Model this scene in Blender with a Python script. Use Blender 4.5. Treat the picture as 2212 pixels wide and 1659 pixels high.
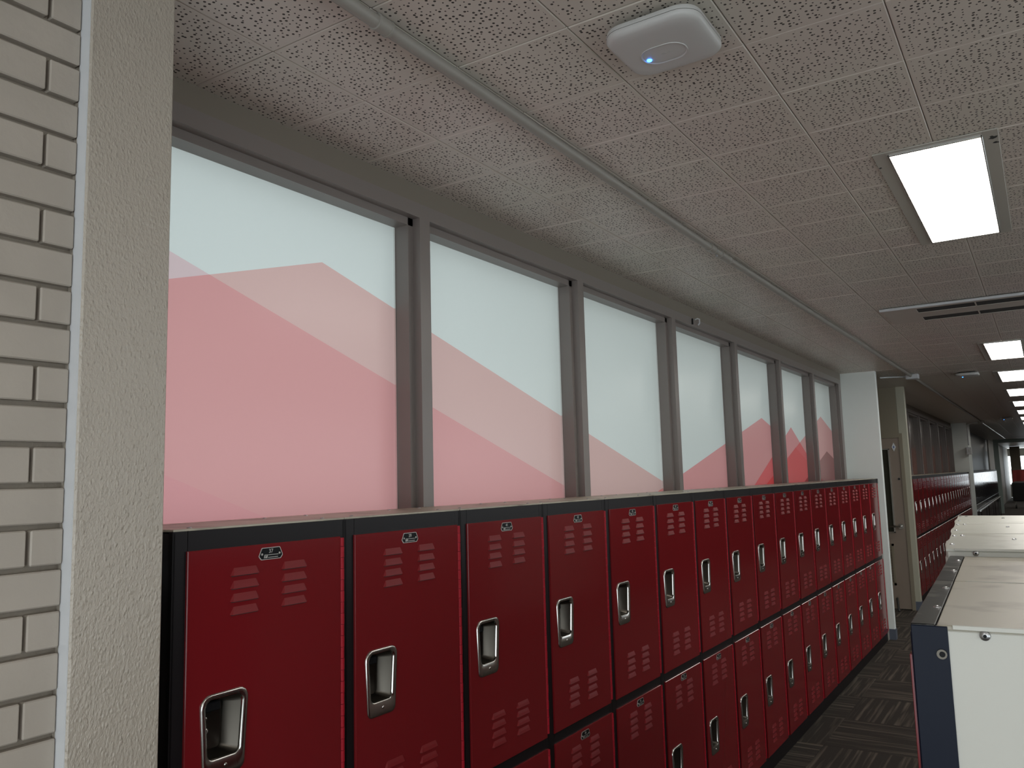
import bpy, bmesh, math, random
from mathutils import Matrix, Vector
random.seed(7)
for o in list(bpy.data.objects):
    bpy.data.objects.remove(o, do_unlink=True)
SC = bpy.context.scene
COL = SC.collection

# ------------------------------------------------------------------ camera, world, exposure
F_PX, YAW, PITCH, ROLL = 1770.09, 0.57165, 0.11683, -0.02663
CAM = Vector((1.399, 0.0, 1.627))
fw = Vector((-math.sin(YAW) * math.cos(PITCH), math.cos(YAW) * math.cos(PITCH), math.sin(PITCH)))
r0 = Vector((math.cos(YAW), math.sin(YAW), 0))
u0 = r0.cross(fw)
rt = r0 * math.cos(ROLL) + u0 * math.sin(ROLL)
up = -r0 * math.sin(ROLL) + u0 * math.cos(ROLL)
cd = bpy.data.cameras.new('camera')
cd.sensor_fit = 'HORIZONTAL'
cd.sensor_width = 36.0
cd.lens = F_PX / 2212 * 36.0
cd.clip_start = 0.02
cd.clip_end = 200
cam = bpy.data.objects.new('camera', cd)
cam.matrix_world = Matrix(((rt.x, up.x, -fw.x, CAM.x), (rt.y, up.y, -fw.y, CAM.y), (rt.z, up.z, -fw.z, CAM.z), (0, 0, 0, 1)))
COL.objects.link(cam)
SC.camera = cam

W = bpy.data.worlds.new('overcast_sky')
SC.world = W
W.use_nodes = True
bg = W.node_tree.nodes['Background']
bg.inputs['Color'].default_value = (0.85, 0.93, 0.97, 1)
bg.inputs['Strength'].default_value = 3.4

SC.view_settings.view_transform = 'Standard'
SC.view_settings.look = 'None'
SC.view_settings.gamma = 1
SC.view_settings.use_curve_mapping = False
SC.view_settings.exposure = 0.0
LAMP_STRENGTH = 10.0

# ------------------------------------------------------------------ measures (metres)
P = 0.4572            # locker width
Y0 = 0.976            # start of the near locker row
NROW = 17
ZC = 2.618            # ceiling
XW = -0.285           # wall above the windows
XF = -0.27            # window frame face
XG = -0.36            # glass
XR = 4.2              # right wall
YB = -2.8             # glazed end behind the camera
YE = 52.0             # glazed far end
YC_, YD_ = 8.82, 10.72  # pale pillar, door wall

# ------------------------------------------------------------------ materials
def mat(name, col, rough=0.5, metal=0.0, spec=0.5, bump=None, var=None, emit=None, coat=0.0):
    m = bpy.data.materials.new(name)
    m.use_nodes = True
    nt = m.node_tree
    b = nt.nodes['Principled BSDF']
    b.inputs['Base Color'].default_value = (*col, 1)
    b.inputs['Roughness'].default_value = rough
    b.inputs['Metallic'].default_value = metal
    b.inputs['Specular IOR Level'].default_value = spec
    if coat:
        b.inputs['Coat Weight'].default_value = coat
        b.inputs['Coat Roughness'].default_value = 0.1
    if emit:
        b.inputs['Emission Color'].default_value = (*emit[0], 1)
        b.inputs['Emission Strength'].default_value = emit[1]
    geo = None
    if bump or var:
        geo = nt.nodes.new('ShaderNodeNewGeometry')
    if bump:
        scale, strength, dist = bump
        n = nt.nodes.new('ShaderNodeTexNoise')
        n.inputs['Scale'].default_value = scale
        n.inputs['Detail'].default_value = 3
        nt.links.new(geo.outputs['Position'], n.inputs['Vector'])
        bp = nt.nodes.new('ShaderNodeBump')
        bp.inputs['Strength'].default_value = strength
        bp.inputs['Distance'].default_value = dist
        nt.links.new(n.outputs['Fac'], bp.inputs['Height'])
        nt.links.new(bp.outputs['Normal'], b.inputs['Normal'])
    if var:
        col2, vscale, lo, hi = var
        n = nt.nodes.new('ShaderNodeTexNoise')
        n.inputs['Scale'].default_value = vscale
        n.inputs['Detail'].default_value = 4
        nt.links.new(geo.outputs['Position'], n.inputs['Vector'])
        mr = nt.nodes.new('ShaderNodeMapRange')
        mr.inputs['From Min'].default_value = lo
        mr.inputs['From Max'].default_value = hi
        nt.links.new(n.outputs['Fac'], mr.inputs['Value'])
        mx = nt.nodes.new('ShaderNodeMix')
        mx.data_type = 'RGBA'
        mx.inputs['A'].default_value = (*col, 1)
        mx.inputs['B'].default_value = (*col2, 1)
        nt.links.new(mr.outputs['Result'], mx.inputs['Factor'])
        nt.links.new(mx.outputs['Result'], b.inputs['Base Color'])
    return m

def math_node(nt, op, a, b=None, clamp=False):
    n = nt.nodes.new('ShaderNodeMath')
    n.operation = op
    n.use_clamp = clamp
    for i, v in enumerate((a, b)):
        if v is None:
            continue
        if isinstance(v, (int, float)):
            n.inputs[i].default_value = v
        else:
            nt.links.new(v, n.inputs[i])
    return n.outputs[0]

M = {}
M['red'] = mat('red_enamel', (0.17, 0.010, 0.013), 0.13, spec=0.3)
M['hinge'] = mat('lit_red_hinge_enamel', (0.36, 0.010, 0.022), 0.45, spec=0.2)  # brighter than the door red: light catching the hinge is in the colour
M['black'] = mat('black_enamel', (0.011, 0.009, 0.010), 0.38, spec=0.18)
M['navy'] = mat('navy_black_enamel', (0.006, 0.009, 0.020), 0.4, spec=0.15)
M['beige'] = mat('beige_enamel', (0.57, 0.56, 0.51), 0.42)
M['beige_top'] = mat('dusty_beige_enamel', (0.47, 0.43, 0.345), 0.38, var=((0.25, 0.21, 0.16), 7.0, 0.52, 0.68))
M['beige_clean'] = mat('pale_beige_enamel', (0.60, 0.60, 0.54), 0.35, var=((0.44, 0.43, 0.37), 8.0, 0.56, 0.72))
M['black_top'] = mat('dusty_black_enamel', (0.008, 0.0075, 0.007), 0.3, spec=0.2, var=((0.12, 0.115, 0.105), 18.0, 0.52, 0.62))
M['steel'] = mat('polished_steel', (0.62, 0.60, 0.57), 0.2, metal=1.0)
M['cup'] = mat('brushed_steel_shaded', (0.095, 0.085, 0.072), 0.34, metal=1.0)  # steel darkened so the shade inside the cup is in the colour
M['zinc'] = mat('zinc_screw', (0.45, 0.45, 0.46), 0.3, metal=1.0)
M['silver'] = mat('silver_print', (0.55, 0.53, 0.50), 0.4, metal=0.6)
M['plate'] = mat('black_plate', (0.008, 0.008, 0.009), 0.45, spec=0.12)
M['taupe'] = mat('taupe_masonry_paint', (0.40, 0.352, 0.30), 0.5, bump=(55, 0.25, 0.004), var=((0.44, 0.387, 0.33), 6, 0.4, 0.7))
M['mortar'] = mat('shaded_mortar_paint', (0.23, 0.195, 0.155), 0.6, bump=(120, 0.5, 0.004))  # darker than the bricks: shadow in the joints is put into the colour
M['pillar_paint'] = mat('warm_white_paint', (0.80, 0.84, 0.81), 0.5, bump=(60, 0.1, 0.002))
M['cream'] = mat('cream_paint', (0.44, 0.42, 0.33), 0.5, bump=(60, 0.1, 0.002))
M['tan_wall'] = mat('tan_paint', (0.26, 0.22, 0.16), 0.55, bump=(60, 0.1, 0.002))
M['dark_wall'] = mat('dark_brown_panel', (0.06, 0.04, 0.034), 0.9, spec=0.0)
M['wall'] = mat('off_white_paint', (0.50, 0.48, 0.44), 0.55, bump=(80, 0.1, 0.002))
M['fascia'] = mat('taupe_header_paint', (0.21, 0.18, 0.145), 0.5)
M['frame'] = mat('brown_frame_enamel', (0.215, 0.185, 0.172), 0.36, bump=(250, 0.08, 0.001))
M['conduit'] = mat('painted_conduit', (0.30, 0.28, 0.25), 0.42)
M['box'] = mat('painted_white_box', (0.62, 0.63, 0.65), 0.4)
M['plastic'] = mat('white_plastic', (0.52, 0.515, 0.50), 0.38)
M['plastic_line'] = mat('grey_plastic_seam', (0.34, 0.34, 0.33), 0.5)
M['flange'] = mat('beige_light_flange', (0.42, 0.40, 0.355), 0.4)
M['chip'] = mat('bare_dark_chip', (0.03, 0.03, 0.028), 0.7)
M['alu'] = mat('bright_aluminium', (0.75, 0.74, 0.72), 0.25, metal=1.0)
M['grille'] = mat('grille_paint', (0.47, 0.43, 0.38), 0.45)
M['slot'] = mat('dark_lining_and_lip_shade', (0.02, 0.02, 0.018), 0.8)
M['door'] = mat('brown_door_enamel', (0.30, 0.235, 0.19), 0.35, bump=(90, 0.05, 0.002))
M['glass_dark'] = mat('dark_glass', (0.055, 0.055, 0.042), 0.12)
M['rubber'] = mat('black_rubber', (0.02, 0.02, 0.02), 0.5)
M['base_blue'] = mat('slate_vinyl_base', (0.10, 0.115, 0.15), 0.45)
M['paper'] = mat('white_paper', (0.75, 0.77, 0.8), 0.6)
M['blue_ink'] = mat('blue_ink', (0.08, 0.12, 0.35), 0.6)
M['dark_panel'] = mat('dark_wall_panel', (0.02, 0.022, 0.024), 0.35)
M['pale_green'] = mat('pale_green_frame', (0.42, 0.50, 0.46), 0.45)
M['banner'] = mat('red_banner', (0.45, 0.06, 0.06), 0.6)
M['cart'] = mat('black_cart_fabric', (0.015, 0.015, 0.016), 0.7)
M['slab'] = mat('slab_grey', (0.2, 0.19, 0.18), 0.8)
M['led'] = mat('blue_led', (0.0, 0.1, 0.8), 0.3, emit=((0.03, 0.22, 1.0), 14.0))
M['lamp'] = mat('lit_diffuser', (0.9, 0.9, 0.9), 0.5, emit=((1.0, 0.97, 0.90), LAMP_STRENGTH))

# stucco-like roller texture on the near pillar
def stucco():
    m = mat('rough_roller_paint', (0.42, 0.37, 0.31), 0.32, spec=0.7)
    nt = m.node_tree
    b = nt.nodes['Principled BSDF']
    geo = nt.nodes.new('ShaderNodeNewGeometry')
    n1 = nt.nodes.new('ShaderNodeTexNoise')
    n1.inputs['Scale'].default_value = 210
    n1.inputs['Detail'].default_value = 2
    n2 = nt.nodes.new('ShaderNodeTexVoronoi')
    n2.inputs['Scale'].default_value = 150
    mp = nt.nodes.new('ShaderNodeVectorMath')
    mp.operation = 'MULTIPLY'
    mp.inputs[1].default_value = (1, 1, 0.62)
    nt.links.new(geo.outputs['Position'], mp.inputs[0])
    nt.links.new(mp.outputs[0], n1.inputs['Vector'])
    nt.links.new(mp.outputs[0], n2.inputs['Vector'])
    inv = math_node(nt, 'SUBTRACT', 0.45, n2.outputs['Distance'], True)
    h = math_node(nt, 'ADD', n1.outputs['Fac'], inv)
    bp = nt.nodes.new('ShaderNodeBump')
    bp.inputs['Strength'].default_value = 0.6
    bp.inputs['Distance'].default_value = 0.004
    nt.links.new(h, bp.inputs['Height'])
    nt.links.new(bp.outputs['Normal'], b.inputs['Normal'])
    return m
M['stucco'] = stucco()

# perforated acoustic ceiling tile: drilled holes of two sizes, none near the tile edge
def acoustic():
    m = mat('perforated_ceiling_tile', (0.5, 0.45, 0.40), 0.5)
    nt = m.node_tree
    b = nt.nodes['Principled BSDF']
    geo = nt.nodes.new('ShaderNodeNewGeometry')
    sc = nt.nodes.new('ShaderNodeVectorMath')
    sc.operation = 'MULTIPLY'
    sc.inputs[1].default_value = (1, 1, 0)
    nt.links.new(geo.outputs['Position'], sc.inputs[0])
    v = nt.nodes.new('ShaderNodeTexVoronoi')
    v.voronoi_dimensions = '2D'
    v.inputs['Scale'].default_value = 73
    v.inputs['Randomness'].default_value = 0.72
    nt.links.new(sc.outputs[0], v.inputs['Vector'])
    sep = nt.nodes.new('ShaderNodeSeparateColor')
    nt.links.new(v.outputs['Color'], sep.inputs[0])
    # radius: two hole sizes, about a quarter of the cells stay blank
    big = math_node(nt, 'GREATER_THAN', sep.outputs[0], 0.5)
    rad = math_node(nt, 'ADD', 0.15, math_node(nt, 'MULTIPLY', big, 0.08))
    keep = math_node(nt, 'GREATER_THAN', sep.outputs[1], 0.13)
    inside = math_node(nt, 'LESS_THAN', v.outputs['Distance'], rad)
    hole = math_node(nt, 'MULTIPLY', inside, keep)
    tc = nt.nodes.new('ShaderNodeTexCoord')
    sx = nt.nodes.new('ShaderNodeSeparateXYZ')
    nt.links.new(tc.outputs['Object'], sx.inputs[0])
    ex = math_node(nt, 'LESS_THAN', math_node(nt, 'ABSOLUTE', sx.outputs[0]), 0.139)
    ey = math_node(nt, 'LESS_THAN', math_node(nt, 'ABSOLUTE', sx.outputs[1]), 0.141)
    hole = math_node(nt, 'MULTIPLY', hole, math_node(nt, 'MULTIPLY', ex, ey))
    n = nt.nodes.new('ShaderNodeTexNoise')
    n.inputs['Scale'].default_value = 2.2
    nt.links.new(geo.outputs['Position'], n.inputs['Vector'])
    mr = nt.nodes.new('ShaderNodeMapRange')
    mr.inputs['From Min'].default_value = 0.35
    mr.inputs['From Max'].default_value = 0.65
    nt.links.new(n.outputs['Fac'], mr.inputs['Value'])
    m1 = nt.nodes.new('ShaderNodeMix')
    m1.data_type = 'RGBA'
    m1.inputs['A'].default_value = (0.57, 0.525, 0.46, 1)
    m1.inputs['B'].default_value = (0.57, 0.50, 0.45, 1)
    nt.links.new(mr.outputs['Result'], m1.inputs['Factor'])
    m2 = nt.nodes.new('ShaderNodeMix')
    m2.data_type = 'RGBA'
    m2.inputs['B'].default_value = (0.055, 0.046, 0.04, 1)
    nt.links.new(m1.outputs['Result'], m2.inputs['A'])
    nt.links.new(hole, m2.inputs['Factor'])
    nt.links.new(m2.outputs['Result'], b.inputs['Base Color'])
    nt.links.new(math_node(nt, 'ADD', 0.42, math_node(nt, 'MULTIPLY', hole, 0.5)), b.inputs['Roughness'])
    return m
M['tile'] = acoustic()
M['tile_far'] = mat('ceiling_tile_far', (0.53, 0.48, 0.42), 0.42)

# striped carpet tile, stripes run along the tile's own y
def carpet():
    m = mat('striped_carpet', (0.06, 0.05, 0.042), 0.95, spec=0.1)
    nt = m.node_tree
    b = nt.nodes['Principled BSDF']
    tc = nt.nodes.new('ShaderNodeTexCoord')
    oi = nt.nodes.new('ShaderNodeObjectInfo')
    off = nt.nodes.new('ShaderNodeVectorMath')
    off.operation = 'MULTIPLY'
    off.inputs[1].default_value = (1.0, 0.0, 0)
    nt.links.new(tc.outputs['Object'], off.inputs[0])
    ad = nt.nodes.new('ShaderNodeVectorMath')
    ad.operation = 'ADD'
    nt.links.new(off.outputs[0], ad.inputs[0])
    nt.links.new(oi.outputs['Random'], ad.inputs[1])
    n1 = nt.nodes.new('ShaderNodeTexNoise')
    n1.inputs['Scale'].default_value = 45
    n1.inputs['Detail'].default_value = 2
    nt.links.new(ad.outputs[0], n1.inputs['Vector'])
    # streaks break off along the length
    st = nt.nodes.new('ShaderNodeVectorMath')
    st.operation = 'MULTIPLY'
    st.inputs[1].default_value = (40, 2.2, 0)
    nt.links.new(tc.outputs['Object'], st.inputs[0])
    ad2 = nt.nodes.new('ShaderNodeVectorMath')
    ad2.operation = 'ADD'
    nt.links.new(st.outputs[0], ad2.inputs[0])
    nt.links.new(oi.outputs['Random'], ad2.inputs[1])
    n2 = nt.nodes.new('ShaderNodeTexNoise')
    n2.inputs['Scale'].default_value = 1.0
    nt.links.new(ad2.outputs[0], n2.inputs['Vector'])
    s = math_node(nt, 'MULTIPLY', n1.outputs['Fac'], n2.outputs['Fac'])
    mr = nt.nodes.new('ShaderNodeMapRange')
    mr.inputs['From Min'].default_value = 0.24
    mr.inputs['From Max'].default_value = 0.42
    nt.links.new(s, mr.inputs['Value'])
    geo = nt.nodes.new('ShaderNodeNewGeometry')
    fz = nt.nodes.new('ShaderNodeTexNoise')
    fz.inputs['Scale'].default_value = 320
    nt.links.new(geo.outputs['Position'], fz.inputs['Vector'])
    k = math_node(nt, 'MULTIPLY', mr.outputs['Result'], math_node(nt, 'ADD', 0.6, math_node(nt, 'MULTIPLY', fz.outputs['Fac'], 0.7)))
    mx = nt.nodes.new('ShaderNodeMix')
    mx.data_type = 'RGBA'
    mx.inputs['A'].default_value = (0.05, 0.043, 0.037, 1)
    mx.inputs['B'].default_value = (0.15, 0.125, 0.10, 1)
    nt.links.new(k, mx.inputs['Factor'])
    nt.links.new(mx.outputs['Result'], b.inputs['Base Color'])
    bp = nt.nodes.new('ShaderNodeBump')
    bp.inputs['Strength'].default_value = 0.5
    bp.inputs['Distance'].default_value = 0.004
    nt.links.new(fz.outputs['Fac'], bp.inputs['Height'])
    nt.links.new(bp.outputs['Normal'], b.inputs['Normal'])
    return m
M['carpet'] = carpet()
M['carpet_far'] = mat('dark_carpet', (0.085, 0.075, 0.068), 0.95, spec=0.1)

# frosted window film printed with overlapping pink mountains (y along the wall, z up)
def film():
    m = bpy.data.materials.new('mountain_print_film')
    m.use_nodes = True
    nt = m.node_tree
    nt.nodes.clear()
    out = nt.nodes.new('ShaderNodeOutputMaterial')
    geo = nt.nodes.new('ShaderNodeNewGeometry')
    sep = nt.nodes.new('ShaderNodeSeparateXYZ')
    nt.links.new(geo.outputs['Position'], sep.inputs[0])
    y, z = sep.outputs[1], sep.outputs[2]

    def below(y1, z1, slope):
        # z < z1 + slope*(y-y1)
        line = math_node(nt, 'ADD', math_node(nt, 'MULTIPLY', math_node(nt, 'SUBTRACT', y, y1), slope), z1)
        return math_node(nt, 'LESS_THAN', z, line)
    layers = [
        ([(1.705, 2.288, 0.2949), (1.705, 2.288, -0.2728)], (0.98, 0.62, 0.60)),   # broad peak
        ([(1.192, 2.21, -0.3158)], (1.0, 0.74, 0.78)),                             # long slope
        ([(1.2, 1.66, -0.382)], (1.0, 0.93, 0.97)),
        ([(6.19, 2.042, 0.2437), (6.19, 2.042, -0.222), (6.52, 2.0, -60.0)], (1.03, 0.46, 0.47)),
        ([(7.034, 2.006, 0.41), (7.034, 2.006, -0.45)], (1.05, 0.45, 0.47)),
        ([(7.135, 1.841, 0.40), (7.135, 1.841, -0.30)], (0.97, 0.82, 0.82)),
        ([(8.163, 2.152, 0.31), (8.163, 2.152, -0.276)], (1.0, 0.50, 0.50)),
        ([(8.326, 1.824, 0.29), (8.326, 1.824, -0.24)], (0.5, 0.42, 0.42)),
    ]
    prev = None
    for planes, tint in layers:
        msk = None
        for pl in planes:
            k = below(*pl)
            msk = k if msk is None else math_node(nt, 'MULTIPLY', msk, k)
        mx = nt.nodes.new('ShaderNodeMix')
        mx.data_type = 'RGBA'
        mx.blend_type = 'MULTIPLY'
        mx.clamp_result = False
        nt.links.new(msk, mx.inputs['Factor'])
        if prev is None:
            mx.inputs['A'].default_value = (0.86, 0.90, 0.88, 1)
        else:
            nt.links.new(prev, mx.inputs['A'])
        mx.inputs['B'].default_value = (*tint, 1)
        prev = mx.outputs['Result']
    dark = nt.nodes.new('ShaderNodeVectorMath')
    dark.operation = 'SCALE'
    dark.inputs['Scale'].default_value = 0.24
    nt.links.new(prev, dark.inputs[0])
    dim = nt.nodes.new('ShaderNodeVectorMath')
    dim.operation = 'SCALE'
    dim.inputs['Scale'].default_value = 0.28
    nt.links.new(prev, dim.inputs[0])
    tr = nt.nodes.new('ShaderNodeBsdfTranslucent')
    nt.links.new(dark.outputs[0], tr.inputs['Color'])
    df = nt.nodes.new('ShaderNodeBsdfDiffuse')
    nt.links.new(dim.outputs[0], df.inputs['Color'])
    a = nt.nodes.new('ShaderNodeAddShader')
    nt.links.new(tr.outputs[0], a.inputs[0])
    nt.links.new(df.outputs[0], a.inputs[1])
    gl = nt.nodes.new('ShaderNodeBsdfGlossy')
    gl.inputs['Roughness'].default_value = 0.25
    fr = nt.nodes.new('ShaderNodeFresnel')
    fr.inputs['IOR'].default_value = 1.3
    ms = nt.nodes.new('ShaderNodeMixShader')
    nt.links.new(fr.outputs[0], ms.inputs['Fac'])
    nt.links.new(a.outputs[0], ms.inputs[1])
    nt.links.new(gl.outputs[0], ms.inputs[2])
    nt.links.new(ms.outputs[0], out.inputs['Surface'])
    return m
M['film'] = film()

def brown_film():
    m = mat('brown_print_film', (0.2, 0.12, 0.09), 0.2)
    nt = m.node_tree
    b = nt.nodes['Principled BSDF']
    geo = nt.nodes.new('ShaderNodeNewGeometry')
    sep = nt.nodes.new('ShaderNodeSeparateXYZ')
    nt.links.new(geo.outputs['Position'], sep.inputs[0])
    line = math_node(nt, 'ADD', math_node(nt, 'MULTIPLY', math_node(nt, 'SUBTRACT', sep.outputs[1], 12.0), 0.028), 1.9)
    k = math_node(nt, 'LESS_THAN', sep.outputs[2], line)
    mx = nt.nodes.new('ShaderNodeMix')
    mx.data_type = 'RGBA'
    mx.inputs['A'].default_value = (0.17, 0.145, 0.125, 1)
    mx.inputs['B'].default_value = (0.24, 0.105, 0.075, 1)
    nt.links.new(k, mx.inputs['Factor'])
    nt.links.new(mx.outputs['Result'], b.inputs['Base Color'])
    return m
M['brown_film'] = brown_film()
def clear():
    m = bpy.data.materials.new('clear_glass')
    m.use_nodes = True
    nt = m.node_tree
    nt.nodes.clear()
    out = nt.nodes.new('ShaderNodeOutputMaterial')
    t_ = nt.nodes.new('ShaderNodeBsdfTransparent')
    t_.inputs['Color'].default_value = (0.9, 0.93, 0.92, 1)
    nt.links.new(t_.outputs[0], out.inputs['Surface'])
    return m
M['clear'] = clear()

# ------------------------------------------------------------------ mesh helpers
class MB:
    def __init__(s):
        s.v, s.f, s.m = [], [], []
    def poly(s, pts, mi=0):
        n = len(s.v)
        s.v += [tuple(p) for p in pts]
        s.f.append(list(range(n, n + len(pts))))
        s.m.append(mi)
    def box(s, x0, x1, y0, y1, z0, z1, mi=0):
        n = len(s.v)
        s.v += [(x0, y0, z0), (x1, y0, z0), (x1, y1, z0), (x0, y1, z0), (x0, y0, z1), (x1, y0, z1), (x1, y1, z1), (x0, y1, z1)]
        for f in ((0, 3, 2, 1), (4, 5, 6, 7), (0, 1, 5, 4), (1, 2, 6, 5), (2, 3, 7, 6), (3, 0, 4, 7)):
            s.f.append([n + i for i in f])
            s.m.append(mi)
        return s
    def cbox(s, x0, x1, y0, y1, z0, z1, c=0.002, mi=0):
        bm = bmesh.new()
        bmesh.ops.create_cube(bm, size=1)
        for v in bm.verts:
            v.co = Vector((x0 if v.co.x < 0 else x1, y0 if v.co.y < 0 else y1, z0 if v.co.z < 0 else z1))
        bmesh.ops.bevel(bm, geom=list(bm.edges), offset=c, segments=1, affect='EDGES', clamp_overlap=True)
        n = len(s.v)
        bm.verts.index_update()
        s.v += [tuple(v.co) for v in bm.verts]
        for f in bm.faces:
            s.f.append([n + v.index for v in f.verts])
            s.m.append(mi)
        bm.free()
        return s
    def loft(s, rings, mi=0, cap0=False, cap1=True, closed=True):
        n = len(s.v)
        k = len(rings[0])
        for r in rings:
            s.v += [tuple(p) for p in r]
        for a in range(len(rings) - 1):
            for i in range(k if closed else k - 1):
                j = (i + 1) % k
                s.f.append([n + a * k + i, n + a * k + j, n + (a + 1) * k + j, n + (a + 1) * k + i])
                s.m.append(mi)
        if cap0:
            s.f.append([n + i for i in reversed(range(k))])
            s.m.append(mi)
        if cap1:
            b = n + (len(rings) - 1) * k
            s.f.append([b + i for i in range(k)])
            s.m.append(mi)
        return s
    def cyl(s, a, b, r, seg=12, mi=0, r2=None):
        a, b = Vector(a), Vector(b)
        d = (b - a).normalized()
        u = d.orthogonal().normalized()
        w = d.cross(u)
        r2 = r if r2 is None else r2
        R1 = [a + (u * math.cos(t) + w * math.sin(t)) * r for t in (2 * math.pi * i / seg for i in range(seg))]
        R2 = [b + (u * math.cos(t) + w * math.sin(t)) * r2 for t in (2 * math.pi * i / seg for i in range(seg))]
        return s.loft([R1, R2], mi, True, True)
    def tube(s, pts, r, seg=10, mi=0):
        pts = [Vector(p) for p in pts]
        rings = []
        u = None
        for i, p in enumerate(pts):
            d = (pts[min(i + 1, len(pts) - 1)] - pts[max(i - 1, 0)]).normalized()
            if u is None:
                u = d.orthogonal().normalized()
            u = (u - d * u.dot(d)).normalized()
            w = d.cross(u)
            rings.append([p + (u * math.cos(t) + w * math.sin(t)) * r for t in (2 * math.pi * k / seg for k in range(seg))])
        return s.loft(rings, mi, True, True)
    def dome(s, c, axis, r, h, seg=10, mi=0):
        c, axis = Vector(c), Vector(axis).normalized()
        u = axis.orthogonal().normalized()
        w = axis.cross(u)
        rings = []
        for rr, hh in ((1.0, 0.0), (0.9, 0.55), (0.55, 0.9), (0.2, 1.0)):
            rings.append([c + axis * h * hh + (u * math.cos(t) + w * math.sin(t)) * r * rr for t in (2 * math.pi * k / seg for k in range(seg))])
        return s.loft(rings, mi, False, True)
    def mesh(s, name, mats, smooth=False, angle=40):
        me = bpy.data.meshes.new(name)
        me.from_pydata(s.v, [], s.f)
        if not isinstance(mats, (list, tuple)):
            mats = [mats]
        for x in mats:
            me.materials.append(x)
        for p, i in zip(me.polygons, s.m):
            p.material_index = i
        bm = bmesh.new()
        bm.from_mesh(me)
        bmesh.ops.recalc_face_normals(bm, faces=list(bm.faces))
        bm.to_mesh(me)
        bm.free()
        if smooth:
            me.polygons.foreach_set('use_smooth', [True] * len(me.polygons))
            me.set_sharp_from_angle(angle=math.radians(angle))
        me.update()
        return me
    def build(s, name, mats, parent=None, smooth=False, angle=40):
        return link(name, s.mesh(name, mats, smooth, angle), parent)

def link(name, data, parent=None, loc=None):
    o = bpy.data.objects.new(name, data)
    COL.objects.link(o)
    if parent:
        o.parent = parent
    if loc:
        o.location = loc
    return o

def thing(name, label, cat, loc=(0, 0, 0), rz=0.0, group=None):
    o = bpy.data.objects.new(name, None)
    COL.objects.link(o)
    o.empty_display_size = 0.1
    o.location = loc
    o.rotation_euler = (0, 0, rz)
    return tag(o, label, cat, group)

def tag(o, label=None, cat=None, group=None, kind=None):
    if label: o['label'] = label
    if cat: o['category'] = cat
    if group: o['group'] = group
    if kind: o['kind'] = kind
    return o

def struct(o, label=None):
    o['kind'] = 'structure'
    if label: o['label'] = label
    return o

def copy_tree(o, parent=None):
    c = o.copy()
    COL.objects.link(c)
    c.parent = parent
    for ch in list(o.children):
        copy_tree(ch, c)
    return c

def rrect(corners, radii, n=5):
    """rounded polygon in 2D, corners in order"""
    out = []
    k = len(corners)
    for i in range(k):
        p0, p, p1 = Vector(corners[i - 1]), Vector(corners[i]), Vector(corners[(i + 1) % k])
        a, b = (p0 - p).normalized(), (p1 - p).normalized()
        ang = a.angle(b)
        d = radii[i] / math.tan(ang / 2)
        s, e = p + a * d, p + b * d
        c = p + (a + b).normalized() * (radii[i] / math.sin(ang / 2))
        a0 = math.atan2(s.y - c.y, s.x - c.x)
        a1 = math.atan2(e.y - c.y, e.x - c.x)
        while a1 - a0 > math.pi: a1 -= 2 * math.pi
        while a1 - a0 < -math.pi: a1 += 2 * math.pi
        for j in range(n):
            t = a0 + (a1 - a0) * j / (n - 1)
            out.append((c.x + radii[i] * math.cos(t), c.y + radii[i] * math.sin(t)))
    return out

ORD = ['first', 'second', 'third', 'fourth', 'fifth', 'sixth', 'seventh', 'eighth', 'ninth', 'tenth', 'eleventh', 'twelfth',
       'thirteenth', 'fourteenth', 'fifteenth', 'sixteenth', 'seventeenth', 'eighteenth', 'nineteenth', 'twentieth', 'twenty-first',
       'twenty-second', 'twenty-third', 'twenty-fourth']

# ================================================================== SETTING
# ---- floor
floor = struct(MB().box(-0.42, XR + 0.1, YB - 0.1, YE, -0.12, -0.006).box(-1.6, -0.42, YC_ - 0.02, YD_ + 0.12, -0.12, -0.006).build('floor', M['carpet_far']), 'dark striped carpet floor of the corridor')
ct = MB().cbox(-0.3043, 0.3043, -0.3043, 0.3043, -0.006, 0.0, 0.0015).mesh('carpet_tile', M['carpet'])
n = 0
for i in range(-9, 14):
    for j in range(-1, 7):
        o = link('carpet_tile', ct, floor, (0.14 + 0.6096 * (j + 0.5), 5.305 + 0.6096 * (i + 0.5), 0))
        o.rotation_euler = (0, 0, math.pi / 2 if (i + j) % 2 == 0 else 0)
rest = MB()
for i in range(14, 66):
    for j in range(-1, 7):
        x, y = 0.14 + 0.6096 * (j + 0.5), 5.305 + 0.6096 * (i + 0.5)
        rest.box(x - 0.3043, x + 0.3043, y - 0.3043, y + 0.3043, -0.006, 0.0)
for j in range(-1, 7):
    for i in range(-13, -9):
        x, y = 0.14 + 0.6096 * (j + 0.5), 5.305 + 0.6096 * (i + 0.5)
        rest.box(x - 0.3043, x + 0.3043, y - 0.3043, y + 0.3043, -0.006, 0.0)
tag(rest.build('carpet_tiling', M['carpet_far'], floor), kind='stuff')

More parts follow.
